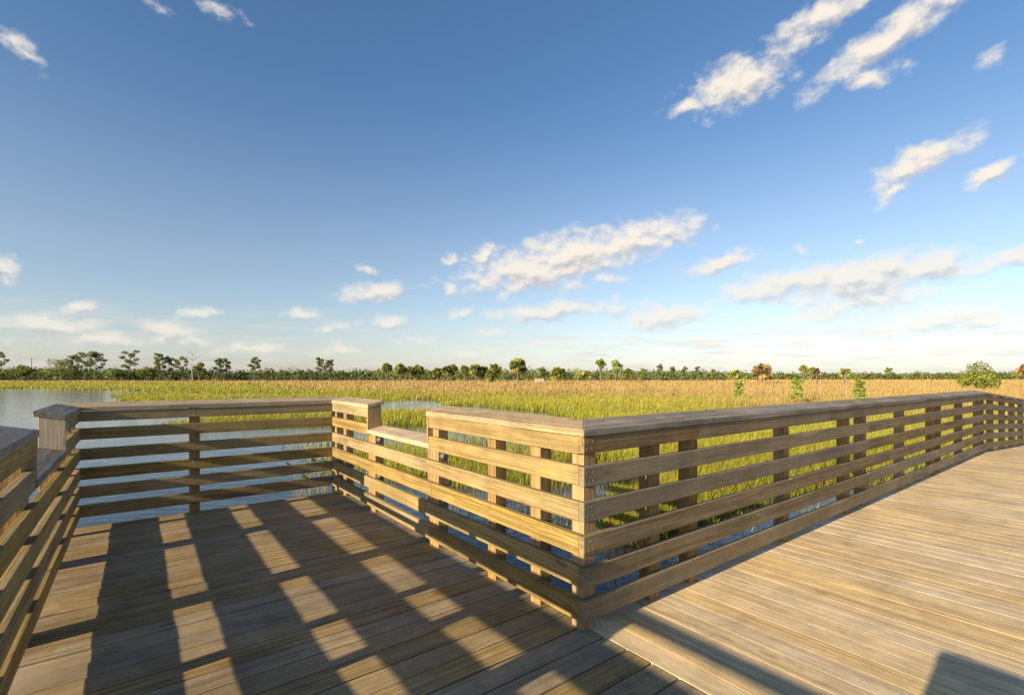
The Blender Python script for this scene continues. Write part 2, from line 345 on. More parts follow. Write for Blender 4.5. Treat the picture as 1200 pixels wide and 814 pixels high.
FX = np.array([-900, -200, -110, -90, -66, -50, -38, -30, -24, -15, -8, -5, 0, 2.2, 3.4, 4.2, 6, 30, 900.])
FY = np.array([92., 92, 90, 88, 80, 66, 60, 58, 55, 50, 44, 36, 31, 29, 20, 15, 12, 10, 10.])
def front(X): return np.interp(X, FX, FY)           # near edge of the great field
GX = np.array([-900, -110, -80, -47, -20, 0, 15, 25, 40, 900.])
GY = np.array([165., 165, 140, 96, 64, 50, 40, 33, 27, 25.])
def gold(X): return np.interp(X, GX, GY)            # where green gives way to golden sedge
def density(X, Y):
    """0..1 how thickly plants stand at a place of the marsh"""
    u, v = W2G(X, Y)
    nz = fbm(X, Y, 7.0, 3) - .5
    d = np.clip((Y - front(X) - nz * 7 * np.clip(Y / 40, .35, 1.6)) / (1.2 + .05 * Y), 0, 1)
    # reed bank in front of the long railing and beyond the corner
    shore = np.clip((v - (1.7 + nz * 1.6)) / 0.9, 0, 1) * np.clip((X - np.interp(Y, [4, 6, 7.6, 10, 14, 20, 30], [.6, .8, 1.1, 1.6, 2.8, 3.8, 4.2]) - nz * 1.8) / .8, 0, 1)
    d = np.maximum(d, shore)
    # thin reeds standing in open water behind the middle railing
    thin = np.clip((u - (1.5 + nz * 2)) / 1.5, 0, 1) * np.clip((v - 1.0) / 0.8, 0, 1) * np.clip((15.5 - v) / 4, 0, 1) * np.clip(1.15 - np.abs(Y - 11.6) / 2.6, .22, 1) * (.10 + .55 * np.clip((fbm(X, Y, 1.8, 9) - .44) * 6, 0, 1))
    d = np.maximum(d, thin * (Y < 20))
    # green island bed
    isl = np.clip(1.25 - np.abs((Y - (24.2 + (X + 9) * .10 + nz * 2.2)) / 3.1), 0, 1) * np.clip((X + 15.5 + nz * 5) / 2, 0, 1) * np.clip((0.5 - X) / 2, 0, 1)
    d = np.maximum(d, isl)
    # shallow spit with thin reeds at the mouth of the lagoon
    sp = np.clip(1.25 - np.abs((Y - (45 + nz * 5)) / 5), 0, 1) * np.clip((X + .80 * Y + nz * 5) / 2.5, 0, 1) * np.clip((-9 - X) / 6, 0, 1) * .95
    sp = np.maximum(sp, .3 * ((Y > 45) & (Y < 66) & (X > -.8 * Y + nz * 4) & (X < -10)))
    d = np.maximum(d, sp)
    d[(u < 0.35) & (v < 4.4)] = 0                     # nothing grows through the decks
    d[(v < 0.45)] = 0
    return d
def ground_z(X, Y):
    g1 = np.clip((Y - front(X) - 6) / 12, 0, 1)
    return -1.15 + g1 * 0.415 + (fbm(X, Y, 9, 5) - .5) * .12 * (1 + g1)

rad = np.concatenate([[0.0], np.geomspace(1.5, 9000, 120)]); ang = np.linspace(0, 2 * math.pi, 145)[:-1]
gx = (rad[:, None] * np.cos(ang)).ravel(); gy = (rad[:, None] * np.sin(ang)).ravel()
gz = ground_z(gx, gy); gz[gy < 3] = -1.15
verts = np.stack([gx, gy, gz], 1)
fs = []
na = len(ang)
for i in range(len(rad) - 1):
    for j in range(na):
        a, b_, c_, d_ = i * na + j, i * na + (j + 1) % na, (i + 1) * na + (j + 1) % na, (i + 1) * na + j
        fs.append((a, d_, c_, b_) if i else (a, d_, c_))
me = bpy.data.meshes.new('ground'); me.from_pydata([tuple(v) for v in verts], [], fs)
for p_ in me.polygons: p_.use_smooth = True
tag(link('ground', me, M['soil']), kind='structure')
me = bpy.data.meshes.new('water')
k = 64; me.from_pydata([(0, 0, ZW)] + [(9000 * math.cos(2 * math.pi * i / k), 9000 * math.sin(2 * math.pi * i / k), ZW) for i in range(k)], [], [(0, 1 + i, 1 + (i + 1) % k) for i in range(k)])
tag(link('water', me, M['water']), kind='structure')

# ------------------------------------------------------------------ decks (grid axes: x = u, y = v)
def grid_obj(o): o.location = G2W(0, 0, 0); o.rotation_euler = (0, 0, TH); return o
PT = 0.038
bay = Boards()
v_e = 0.334 - 0.1465 * 32
kk = 0
while v_e < 3.95:
    v0, v1 = v_e + 0.0030, v_e + 0.1465 - 0.0030
    gap = random.uniform(0.0004, 0.0022)
    dz = random.uniform(-0.0012, 0.0012); tl = random.uniform(-0.0010, 0.0010)
    ue = 0.105 + random.uniform(-.008, .008) if v0 > 0.03 else 0.0445 + random.uniform(-.002, .001)
    us = -2.47 + random.uniform(-.01, .01)
    cup = random.uniform(-.012, .012)
    zf = (lambda x, y, dz=dz, tl=tl, m_=(v0 + v1) / 2, cup=cup: dz + tl * x + cup * (y - m_))
    cuts = [us, ue] if kk % 2 else [us, random.choice([-1.25, -1.25]) , ue]
    if v1 > 0.0 or True: cuts = [us, ue]
    for a, b_ in zip(cuts[:-1], cuts[1:]):
        bay.box(a, b_ - .002, v0 + gap, v1 - gap, -PT, 0, axis=0, bev=0.0035, zf=zf)
    v_e += 0.1465; kk += 1
grid_obj(tag(bay.build('viewing_deck', [M['bay'], M['steel']]), kind='structure'))
walk = Boards()
u_e = 0.047; RAMP_U = 10.14
while u_e < 26:
    pitch = 0.1405
    u0, u1 = u_e + 0.0009, u_e + pitch - 0.0009
    dz = random.uniform(-0.0006, 0.0006); gap = random.uniform(0.0, 0.0012)
    zf = (lambda x, y, dz=dz: dz - max(0.0, x - RAMP_U) * 0.056)
    ve = 0.11 + random.uniform(-.01, .008)
    walk.box(u0 + gap, u1 - gap, -3.6, ve, -PT, 0, axis=1, bev=0.0012, zf=zf)
    u_e += pitch
grid_obj(tag(walk.build('boardwalk', [M['walk'], M['steel']]), kind='structure'))
fr = Boards()
for uu in (-2.40, -1.25, -0.45, 0.0): fr.box(uu, uu + .04, -4.2, 3.96 if uu > -2.0 else 3.96, -.24, -PT - .004, axis=1)
for vv in (-3.5, -1.75, -.28): fr.box(.08, RAMP_U, vv, vv + .04, -.245, -PT - .003, axis=0)
fr.box(.08, RAMP_U, .06, .10, -.245, -PT - .003, axis=0)
fr.box(-2.44, .09, 3.962, 4.0, -.24, -PT - .004, axis=0)
for uu, vv in [(-2.3, 3.75), (-1.2, 3.75), (-.2, 3.75), (-2.3, 1.4), (-.2, 1.4), (2.4, -.15), (5.0, -.15), (7.6, -.15), (9.9, -.15), (2.4, -3.2), (6, -3.2), (-2.3, -1.5), (-2.3, -3.8)]:
    fr.prism([(uu + .12 * math.cos(a), vv + .12 * math.sin(a)) for a in [2 * math.pi * i / 10 for i in range(10)]], -1.6, -.25, axis=2, bev=0)
grid_obj(tag(fr.build('deck_frame', M['old']), kind='structure'))

# ------------------------------------------------------------------ railings
ROWS = [(0.768, 0.873), (0.584, 0.688), (0.407, 0.513), (0.239, 0.346), (0.062, 0.172)]
APRON = (0.940, 1.031); CAP = (1.032, 1.070)
RT = 0.038
def bolt(parent, p, nrm):
    B = Boards(); q = Vector(nrm).to_track_quat('Z', 'Y')
    def ringstack(prof, seg=14):
        vs = []; fs = []
        for (r_, h_) in prof:
            vs += [Vector(p) + q @ Vector((r_ * math.cos(2 * math.pi * k / seg), r_ * math.sin(2 * math.pi * k / seg), h_)) for k in range(seg)]
        for i in range(len(prof) - 1):
            fs += [(i * seg + k, i * seg + (k + 1) % seg, (i + 1) * seg + (k + 1) % seg, (i + 1) * seg + k) for k in range(seg)]
        fs.append(tuple(range((len(prof) - 1) * seg, len(prof) * seg)))
        B.raw(vs, fs)
    ringstack([(.031, 0), (.031, .003), (.029, .0045), (.019, .005), (.018, .012), (.014, .016), (.007, .018)])
    B.build('bolt', M['steel'], parent)

class Railing:
    """local x runs along the rail, the walking side is y = s * (-)…  s=-1: walking side at -y; s=+1: at +y"""
    def __init__(s, label, u, v, along, side, zf=None, cat='railing'):
        s.t = empty('wooden_railing', G2W(u, v, 0), TH + (math.pi / 2 if along == 'v' else 0.0))
        tag(s.t, label, cat, 'timber railings round the decks'); s.s = side; s.zf = zf
    TILT = 0.215                                        # caps slope down towards the walking side
    def tz(s, x, y): return s.TILT * (0.046 - s.s * y) + (s.zf(x, y) if s.zf else 0.0)
    def yy(s, a, b): return sorted((s.s * a, s.s * b))  # distances towards the walking side
    def post(s, x0, z1=1.0310, z0=-0.30, w_=0.089, d=0.089, mt='post'):
        B = Boards(); y0, y1 = s.yy(-d, -0.0006)
        B.box(x0, x0 + w_, y0, y1, z0, z1, axis=2, bev=0.005, zf=s.tz); return B.build('post', M[mt], s.t)
    def board(s, name, x0, x1, z0, z1, f0=0.0, f1=RT, mt='rail', screws=(), face=True):
        B = Boards(); y0, y1 = s.yy(f0, f1)
        w0 = random.uniform(-.003, .003); w1 = random.uniform(-.003, .003)
        def zf(x, y):
            k = (x - x0) / max(x1 - x0, .01); z = w0 + (w1 - w0) * k
            return z + (s.zf(x, y) if s.zf else 0.0)
        B.box(x0, x1, y0, y1, z0, z1, axis=0, bev=0.005, zf=zf)
        for xs in screws:
            if x0 + .01 < xs < x1 - .01:
                for q in (.28, .72):
                    z = z0 + (z1 - z0) * q; xx = xs + random.uniform(-.012, .012)
                    B.disc((xx, s.s * (f1 + .0003), z + zf(xx, 0)), (0, s.s, 0), .0048)
        return B.build(name, [M[mt], M['steel']], s.t)
    def cap(s, x0, x1, z=CAP, m0=0.0, m1=0.0, inn=0.046, outw=0.128, mt='cap', name='cap_board'):
        """m0/m1: how far the end runs on at the walking edge (mitre), relative to the outer edge"""
        B = Boards(); yi, yo = s.s * inn, -s.s * outw
        poly = [(x0 + m0, yi), (x1 + m1, yi), (x1 - 0, yo), (x0 - 0, yo)]
        if s.s > 0: poly = poly[::-1]
        B.prism(poly, z[0], z[1], axis=0, bev=0.005, zf=s.tz); return B.build(name, M[mt], s.t)
    def endboard(s, x0, mt='post'):
        B = Boards(); y0, y1 = s.yy(-.100, RT + .004)
        B.box(x0, x0 + .025, y0, y1, .8165, 1.0312, axis=2, bev=0.003, r=.5, zf=s.tz); return B.build('end_board', M[mt], s.t)
    def lowcap(s, x0, x1, mt='cap'): s.cap(x0, x1, z=(.777, .8155), mt=mt, name='low_cap_board')
    def double(s, x0, low_side, mt='post'):
        """two bolted posts; the one on the low side carries the low cap"""
        for i in (0, 1):
            short = (i == (0 if low_side == '-' else 1))
            s.post(x0 + i * .0905, z1=.7765 if short else 1.0310, mt=mt)
        for z in (.72, .355): bolt(s.t, (x0, s.s * -.045, z), (-1, 0, 0))

SW = 0.174                                            # cap width
# --- middle railing: from the corner post away from the camera; x = v, walking side at +y (= -u)
mid = Railing('honey coloured timber railing with one low notch, running back from the front corner post', 0, 0, 'v', +1)
mid.post(0.0006, w_=.0888)
for x in (.352, .803): mid.post(x)
mid.double(1.577, '+'); mid.double(2.857, '-')
mid.post(3.715); mid.post(4.045)
ms = [.045, .396, .848, 1.622, 1.712, 2.90, 2.99, 3.76, 4.04]
mid.board('top_rail', 0.0005, 1.668, *APRON, screws=ms); mid.board('top_rail', 2.972, 4.085, *APRON, screws=ms)
mid.board('rail', 0.0005, 1.668, *ROWS[0], screws=ms); mid.board('rail', 2.972, 4.085, *ROWS[0], screws=ms)
for i, cut in ((1, 1.712), (2, 1.622), (3, 1.712), (4, 1.66)):
    mid.board('rail', 0.0005, cut - .001, *ROWS[i], screws=ms); mid.board('rail', cut + .001, 4.085, *ROWS[i], screws=ms)
mid.cap(.128, 1.699, m0=-SW, m1=0.0); mid.cap(2.942, 4.079, m1=0.0)
mid.endboard(1.669); mid.endboard(2.946)
mid.lowcap(1.64, 2.975)
# --- left railing: x = v, walking side at -y (= +u), two low notches
LU = -2.322
lef = Railing('grey timber railing at the left edge, with dark cap boards and a low notch', LU, 0, 'v', -1)
for x in (-3.6, -2.9, -2.35, -1.95, .35, .80, 3.66, 4.045): lef.post(x)
lef.double(-1.59, '+'); lef.double(-.305, '-'); lef.double(1.545, '+'); lef.double(2.80, '-')
ls = [-3.55, -2.9, -1.9, -1.48, -.26, .39, .84, 1.60, 2.86, 3.7]
for a, b_ in ((-4.0, -1.505), (-.205, 1.635), (2.905, 4.085)):
    lef.board('top_rail', a, b_, *APRON, mt='rail', screws=ls); lef.board('rail', a, b_, *ROWS[0], mt='rail', screws=ls)
for i in (1, 2, 3, 4):
    c1 = (-.26, -1.44, -.3, .39)[i - 1]
    rw = ROWS[i] if i < 4 else (.077, .174)
    lef.board('rail', -4.0, c1 - .001, *rw, mt='rail', screws=ls); lef.board('rail', c1 + .001, 4.085, *rw, mt='rail', screws=ls)
lef.cap(-4.0, -1.475, mt='greycap'); lef.cap(-.235, 1.665, mt='greycap'); lef.cap(2.875, 4.079, mt='greycap')
for x in (-1.504, -.23, 1.636, 2.88): lef.endboard(x, mt='litboard')  # sunlit look painted into the wood colour
lef.lowcap(-1.52, -.21, mt='greycap'); lef.lowcap(1.61, 2.905, mt='greycap')
# --- back railing: x = u, walking side at -y
bak = Railing('plain timber railing across the far end of the viewing deck, single post in the middle', 0, 4.125, 'u', -1)
bak.post(-1.452); bak.post(-2.43); bak.post(-.005)
bs = [-2.25, -1.41, -.08]
x0, x1 = LU + .003, -.003
bak.board('top_rail', x0, x1, *APRON, mt='rail', screws=bs)
for r_ in ROWS: bak.board('rail', x0, x1, *r_, mt='rail', screws=bs)
bak.cap(LU - .128, .128)
# --- long right-hand railing: x = u, walking side at -y
rgt = Railing('long grey brown timber railing along the right boardwalk, corner post to ramp', 0, 0, 'u', -1)
rp = [.57, .98, 2.32, 3.66, 4.12, 5.43, 6.80, 7.13, 8.42, 9.75, 10.03]
for x in rp: rgt.post(x)
rs = [-.005, .03] + [x + .045 for x in rp]
joints = {0: (1.025, 5.475), 1: (4.165,), 2: (4.165, 8.46), 3: (2.365, 7.0), 4: (4.165, 8.46), 5: (1.025, 5.475)}
for i, z in enumerate([APRON] + ROWS):
    cs = [-RT] + list(joints[i]) + [RAMP_U]
    for a, b_ in zip(cs[:-1], cs[1:]):
        rgt.board('top_rail' if i == 0 else 'rail', a + .001, b_ - .001, *z, mt='old', screws=rs)
cs = [.128, 3.70, 7.18, RAMP_U]
for a, b_ in zip(cs[:-1], cs[1:]):
    rgt.cap(a + (.001 if a > 1 else 0), b_ - .001, m0=(-SW if a < 1 else 0), mt='greycap')
# --- railing that runs on down the ramp
rmpz = lambda x, y: -max(0.0, x) * 0.056
far = Railing('distant timber railing sloping down beside the ramp at the right edge', RAMP_U + .004, 0, 'u', -1, zf=rmpz)
fp = [.75, 1.95, 3.1, 4.3, 5.5, 6.7, 7.9, 9.1]
for x in fp: far.post(x)
for i, z in enumerate([APRON] + ROWS):
    for a, b_ in ((0.0, 3.14), (3.142, 9.2)):
        far.board('top_rail' if i == 0 else 'rail', a, b_, *z, mt='old', screws=[x + .045 for x in fp])
far.cap(0.0, 4.34, mt='greycap'); far.cap(4.343, 9.2, mt='greycap')

# ------------------------------------------------------------------ plants as meshes of many small faces
def tri_mesh(name, V, T, C, m, parent=None):
    """V (n,3), T (k,3), C (n,3)"""
    me = bpy.data.meshes.new(name)
    nv, nt = len(V), len(T)
    me.vertices.add(nv); me.vertices.foreach_set('co', V.astype(np.float32).ravel())
    me.loops.add(nt * 3); me.loops.foreach_set('vertex_index', T.astype(np.int32).ravel())
    me.polygons.add(nt); me.polygons.foreach_set('loop_start', np.arange(0, nt * 3, 3, dtype=np.int32))
    me.polygons.foreach_set('loop_total', np.full(nt, 3, dtype=np.int32))
    a = me.attributes.new('tint', 'FLOAT_COLOR', 'POINT')
    a.data.foreach_set('color', np.concatenate([C, np.ones((nv, 1))], 1).astype(np.float32).ravel())
    me.update(calc_edges=True); me.validate()
    return link(name, me, m, parent)

def blades(X, Y, Z, Hh, Wd, base_c, tip_c, bend=0.35):
    n = len(X)
    a = rng.uniform(0, 2 * math.pi, n)                # facing
    la = rng.uniform(0, 2 * math.pi, n); lean = Hh * bend * np.abs(rng.normal(0, 1, n)) * .6
    # wind presses mostly one way
    lx = np.cos(la) * lean + .10 * Hh; ly = np.sin(la) * lean
    wx, wy = np.cos(a) * Wd / 2, np.sin(a) * Wd / 2
    V = np.zeros((n, 5, 3))
    V[:, 0] = np.stack([X - wx, Y - wy, Z], 1); V[:, 1] = np.stack([X + wx, Y + wy, Z], 1)
    mx, my, mz = X + lx * .32, Y + ly * .32, Z + Hh * .58
    V[:, 2] = np.stack([mx + wx * .75, my + wy * .75, mz], 1); V[:, 3] = np.stack([mx - wx * .75, my - wy * .75, mz], 1)
    V[:, 4] = np.stack([X + lx, Y + ly, Z + np.sqrt(np.maximum(Hh ** 2 - lean ** 2 * .5, .2 * Hh ** 2))], 1)
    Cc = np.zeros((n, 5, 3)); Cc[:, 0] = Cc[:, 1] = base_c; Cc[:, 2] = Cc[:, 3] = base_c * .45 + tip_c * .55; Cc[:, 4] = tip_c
    i = np.arange(n)[:, None] * 5
    T = np.concatenate([i + np.array([[0, 1, 2]]), i + np.array([[0, 2, 3]]), i + np.array([[3, 2, 4]])], 1).reshape(-1, 3)
    return V.reshape(-1, 3), T, Cc.reshape(-1, 3)

GREEN = np.array([.265, .320, .028]); YEL = np.array([.47, .46, .045]); GOLD = np.array([.49, .335, .105]); TAN = np.array([.44, .31, .12]); DKG = np.array([.055, .085, .014]); STRAW = np.array([.52, .38, .17])
def grass_batch(name, count, y0, y1, hw, w0, bend, xlim=1.28):
    """scatter: even over the view's wedge in log distance"""
    Y = np.exp(rng.uniform(math.log(y0), math.log(y1), count)); X = rng.uniform(-1, 1, count) * xlim * Y + rng.uniform(-2, 2, count)
    # clump the plants
    cl = rng.normal(0, 1, (count, 2)) * .12 * np.minimum(Y / 12, 3)[:, None]
    X = X + cl[:, 0]; Y = Y + cl[:, 1]
    d = density(X, Y)
    keep = rng.uniform(0, 1, count) < d * (.45 + .75 * fbm(X, Y, 1.8, 21))
    X, Y, d = X[keep], Y[keep], d[keep]; n = len(X)
    t = np.clip((Y - gold(X)) / (10 + .15 * Y) + (fbm(X, Y, 16, 31) - .5) * 2.4 + .45, 0, 1)   # 0 green 1 gold
    patch = fbm(X, Y, 5, 41)
    hh = (np.where(Y < 13, .50, .40) + .30 * t + .06 * np.clip((Y - 60) / 60, 0, 1)) * (0.65 + .7 * patch) * rng.uniform(.6, 1.25, n) * (0.55 + .45 * d)
    hh = hh * (.62 + .76 * fbm(X, Y, 11, 61))
    tall = rng.uniform(0, 1, n) < .035 * (fbm(X, Y, 9, 71) > .42)   # seed stalks and older reeds stand out
    hh = np.where(tall, hh * rng.uniform(1.3, 1.9, n), hh)
    g_ = GREEN[None] * (1 - patch[:, None]) + YEL[None] * patch[:, None]
    g_ = g_ * rng.uniform(.7, 1.25, (n, 1))
    br = rng.uniform(0, 1, n) < (.16 + .10 * (Y < 14))
    g_[br] = np.array([.34, .19, .045]) * rng.uniform(.7, 1.2, (br.sum(), 1))
    gd = np.where(rng.uniform(0, 1, (n, 1)) < .6, GOLD[None], TAN[None]) * rng.uniform(.75, 1.25, (n, 1))
    st = rng.uniform(0, 1, n) < .2; gd[st] = STRAW * rng.uniform(.8, 1.2, (st.sum(), 1))
    mixg = (rng.uniform(0, 1, n) < t)[:, None]
    gd[tall] = STRAW * .9; mixg = mixg | tall[:, None]
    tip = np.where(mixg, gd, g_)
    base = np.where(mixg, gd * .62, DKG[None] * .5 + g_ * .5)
    Wd = w0 * np.maximum(Y, 4) / 10 * rng.uniform(.6, 1.5, n) * np.where(tall, .7, 1.0)
    z = np.where(ground_z(X, Y) > ZW - .02, ground_z(X, Y) - .02, ZW - .12)
    hh = hh + (ZW + .0 - z)
    return blades(X, Y, z, hh, Wd, base, tip, bend)
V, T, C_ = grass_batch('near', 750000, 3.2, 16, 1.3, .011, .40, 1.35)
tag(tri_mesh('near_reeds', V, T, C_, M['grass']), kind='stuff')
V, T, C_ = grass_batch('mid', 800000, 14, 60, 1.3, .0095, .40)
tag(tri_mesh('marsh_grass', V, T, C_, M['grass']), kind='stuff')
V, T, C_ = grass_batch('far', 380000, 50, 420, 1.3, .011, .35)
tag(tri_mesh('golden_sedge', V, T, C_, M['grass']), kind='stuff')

def leaf_cloud(centres, radii, n, size, col, jit=.35, flat=1.0, up=.25):
    """many small leaf cards spread through ellipsoids"""
    centres = np.array(centres, float); radii = np.array(radii, float)
    if radii.ndim == 1: radii = np.stack([radii, radii, radii * flat], 1)
    wgt = (radii[:, 0] * radii[:, 1] * radii[:, 2]) ** (2 / 3); k = rng.choice(len(centres), n, p=wgt / wgt.sum())
    d = rng.normal(0, 1, (n, 3)); d /= np.linalg.norm(d, axis=1)[:, None]
    rr = rng.uniform(0.25, 1, n) ** .55
    P = centres[k] + d * radii[k] * rr[:, None]
    nr = d * .7 + rng.normal(0, .6, (n, 3)) + np.array([0, 0, up]); nr /= np.linalg.norm(nr, axis=1)[:, None]
    t1 = np.cross(nr, rng.normal(0, 1, (n, 3))); t1 /= np.linalg.norm(t1, axis=1)[:, None]; t2 = np.cross(nr, t1)
    s = size * rng.uniform(.5, 1.4, n)[:, None]
    V = np.stack([P - t1 * s, P + t2 * s * .45 + nr * s * .15, P + t1 * s, P - t2 * s * .45 + nr * s * .1], 1).reshape(-1, 3)
    i = np.arange(n)[:, None] * 4
    T = np.concatenate([i + np.array([[0, 1, 2]]), i + np.array([[0, 2, 3]])], 1).reshape(-1, 3)
    cc = np.array(col)[None] * rng.uniform(1 - jit, 1 + jit, (len(centres), 1))[k] * rng.uniform(.8, 1.2, (n, 3))
    return V, T, np.repeat(cc, 4, axis=0)
def limb(B, p, q, r0, r1, seg=6, steps=3, wob=.06):
    p, q = Vector(p), Vector(q); ax = (q - p); L = ax.length
    qt = ax.to_track_quat('Z', 'Y'); vs = []; fs = []
    ph = random.uniform(0, 6)
    for i in range(steps + 1):
        k = i / steps; c = p + ax * k + Vector((math.sin(ph + k * 4), math.cos(ph * 1.7 + k * 3), 0)) * wob * L * k * (1 - k) * 1.5; r = r0 + (r1 - r0) * k
        vs += [c + qt @ Vector((r * math.cos(2 * math.pi * j / seg), r * math.sin(2 * math.pi * j / seg), 0)) for j in range(seg)]
    for i in range(steps):
        fs += [(i * seg + j, i * seg + (j + 1) % seg, (i + 1) * seg + (j + 1) % seg, (i + 1) * seg + j) for j in range(seg)]
    fs.append(tuple(range(steps * seg, steps * seg + seg)))
    B.raw(vs, fs)
ru = random.uniform
def spot(x, Y): return (x - 600) / F_PX * Y
def top_h(ytop, Y, zg): return H_CAM + (Y_HOR - ytop) / F_PX * Y - zg
PINE = (.175, .20, .052); OAK = (.17, .21, .044); PALM = (.34, .37, .085); BRIGHT = (.23, .31, .055)
ZG = -0.74
def start(name, x, Y, label, cat, group=None):
    t = empty(name, (spot(x, Y), Y, ZG), ru(0, 6.28)); tag(t, label, cat, group); return t
def pine(x, ytop, Y, label, spread=1.0, fill=1.0):
    t = start('pine_tree', x, Y, label, 'tree', 'pines in the far tree line'); h = top_h(ytop, Y, ZG)
    B = Boards(); lean = (ru(-.5, .5), ru(-.5, .5)); limb(B, (0, 0, 0), (lean[0], lean[1], h * .93), h * .018 + .06, .05, 7, 6, .03)
    cs, rs = [], []
    nb = int(9 * fill) + random.randint(0, 3)
    for i in range(nb):
        k = .48 + .50 * (i / (nb - 1)) ** .9; a = i * 2.4 + ru(-.5, .5); rr = h * .20 * spread * (1.15 - abs(k - .72) * 1.9) * ru(.6, 1.2)
        bx, by = lean[0] * k, lean[1] * k
        tip = (bx + math.cos(a) * rr, by + math.sin(a) * rr, h * k + h * .05)
        limb(B, (bx, by, h * (k - .03)), tip, .07, .03, 5, 2, .05)
        cs.append((tip[0], tip[1], tip[2] + .1)); rs.append((h * ru(.075, .125), h * ru(.075, .125), h * ru(.05, .08)))
        if random.random() < .5: cs.append((bx + math.cos(a) * rr * .5, by + math.sin(a) * rr * .5, h * k + h * .03)); rs.append((h * .06, h * .06, h * .04))
    cs.append((lean[0], lean[1], h * .96)); rs.append((h * .06, h * .06, h * .045))
    B.build('trunk', M['bark'], t)
    V, T, C = leaf_cloud(cs, rs, int(800 * fill), Y / 560, PINE); tri_mesh('crown', V, T, C, M['leaf'], t); return t
def broad(x, ytop, Y, wpx, label, col=OAK, name='broadleaf_tree', n=900, low=.18):
    t = start(name, x, Y, label, 'tree'); h = top_h(ytop, Y, ZG); w_ = wpx / F_PX * Y / 2
    B = Boards(); limb(B, (0, 0, 0), (ru(-.3, .3), ru(-.3, .3), h * .5), h * .035, h * .02, 7, 4, .04)
    cs, rs = [], []
    for i in range(12):
        a = i * 2.4; k = math.sqrt((i + .5) / 12); z = h * (low + (1 - low) * ru(.3, .86)) 
        r_ = w_ * ru(.30, .46); p_ = (math.cos(a) * k * (w_ - r_ * .8), math.sin(a) * k * (w_ - r_ * .8), min(z, h - r_ * .8))
        cs.append(p_); rs.append((r_, r_, r_ * ru(.6, .85))); limb(B, (0, 0, h * ru(.25, .45)), (p_[0] * .8, p_[1] * .8, p_[2]), h * .014, h * .005, 5, 3, .08)
    cs.append((0, 0, h - w_ * .35)); rs.append((w_ * .42, w_ * .42, w_ * .35))
    B.build('trunk', M['bark'], t)
    V, T, C = leaf_cloud(cs, rs, n, Y / 480, col); tri_mesh('crown', V, T, C, M['leaf'], t); return t
def palm(x, ytop, Y, label, col=PALM, crown=1.5, dead=.06, bushy=False, group='cabbage palms beyond the grass', nf=34):
    t = start('cabbage_palm', x, Y, label, 'palm', group); h = top_h(ytop, Y, ZG)
    B = Boards(); hc = h - crown * (.85 if not bushy else .80)
    limb(B, (0, 0, 0), (ru(-.15, .15), ru(-.15, .15), hc), .20, .17, 8, 4, .02); B.build('trunk', M['bark'], t)
    Vs, Ts, Cs = [], [], []; o = 0
    for i in range(nf):
        a = i * 2.4 + ru(-.3, .3); e = ru(-.75, 1.35) if not bushy else ru(-1.05, 1.4); L = crown * ru(.75, 1.1)
        d = Vector((math.cos(a) * math.cos(e), math.sin(a) * math.cos(e), math.sin(e)))
        side = d.cross(Vector((0, 0, 1))); side = side.normalized() if side.length > .05 else Vector((1, 0, 0)); upv = side.cross(d); fr_ = ru(-1.3, 1.3); side, upv = side * math.cos(fr_) + upv * math.sin(fr_), upv * math.cos(fr_) - side * math.sin(fr_)
        c0 = Vector((0, 0, hc)) + d * L * .45
        col_ = np.array(col) if not (e < -.45 and random.random() < .45 or random.random() < dead) else np.array((.27, .215, .10))
        col_ = col_ * ru(.7, 1.3)
        nl = 9
        for j in range(nl):                             # leaflets of the fan
            fa = (j / (nl - 1) - .5) * 2.9; ld = d * math.cos(fa) + side * math.sin(fa); tipp = c0 + ld * L * .62 + Vector((0, 0, -.22 * L * abs(math.sin(fa)) - .12 * L))
            wv = upv * .05 * L + side * .03 * L
            mid_ = c0 + ld * L * .36 + upv * .05 * L; pw_ = ld.cross(upv).normalized() * .085 * L
            Vs += [c0, mid_ + pw_, tipp, mid_ - pw_]; Ts += [(o, o + 1, o + 2), (o, o + 2, o + 3)]; Cs += [col_] * 4; o += 4
        b0 = Vector((0, 0, hc)); pw_ = side * .03 * L
        Vs += [b0 - pw_, b0 + pw_, c0]; Ts += [(o, o + 1, o + 2)]; Cs += [col_ * .8] * 3; o += 3
    tri_mesh('crown', np.array([tuple(v) for v in Vs]), np.array(Ts), np.array(Cs), M['leaf'], t); return t
def bare(x, ytop, Y, label, name='dead_tree', nb=9, r0=.16, spread=.28, cat='dead tree', group=None, mt='pale'):
    t = start(name, x, Y, label, cat, group); h = top_h(ytop, Y, ZG)
    B = Boards(); limb(B, (0, 0, 0), (ru(-.03, .03) * h, ru(-.03, .03) * h, h), r0, r0 * .2, 7, 6, .04); B.build('trunk', M[mt], t)
    if nb:
        for i in range(nb):
            B = Boards(); k = .45 + .5 * i / nb; a = i * 2.4; L = h * spread * (1.2 - k) * 1.4
            q = (math.cos(a) * L, math.sin(a) * L, h * k + L * .55); limb(B, (0, 0, h * k), q, r0 * .4, r0 * .12, 5, 3, .1)
            for s_ in (-1, 1): limb(B, Vector((0, 0, h * k)).lerp(Vector(q), .6), (q[0] * 1.1 + s_ * L * .3 * math.sin(a), q[1] * 1.1 - s_ * L * .3 * math.cos(a), q[2] + L * .25), r0 * .18, r0 * .08, 4, 2, .1)
            B.build('branch', M[mt], t)
    return t

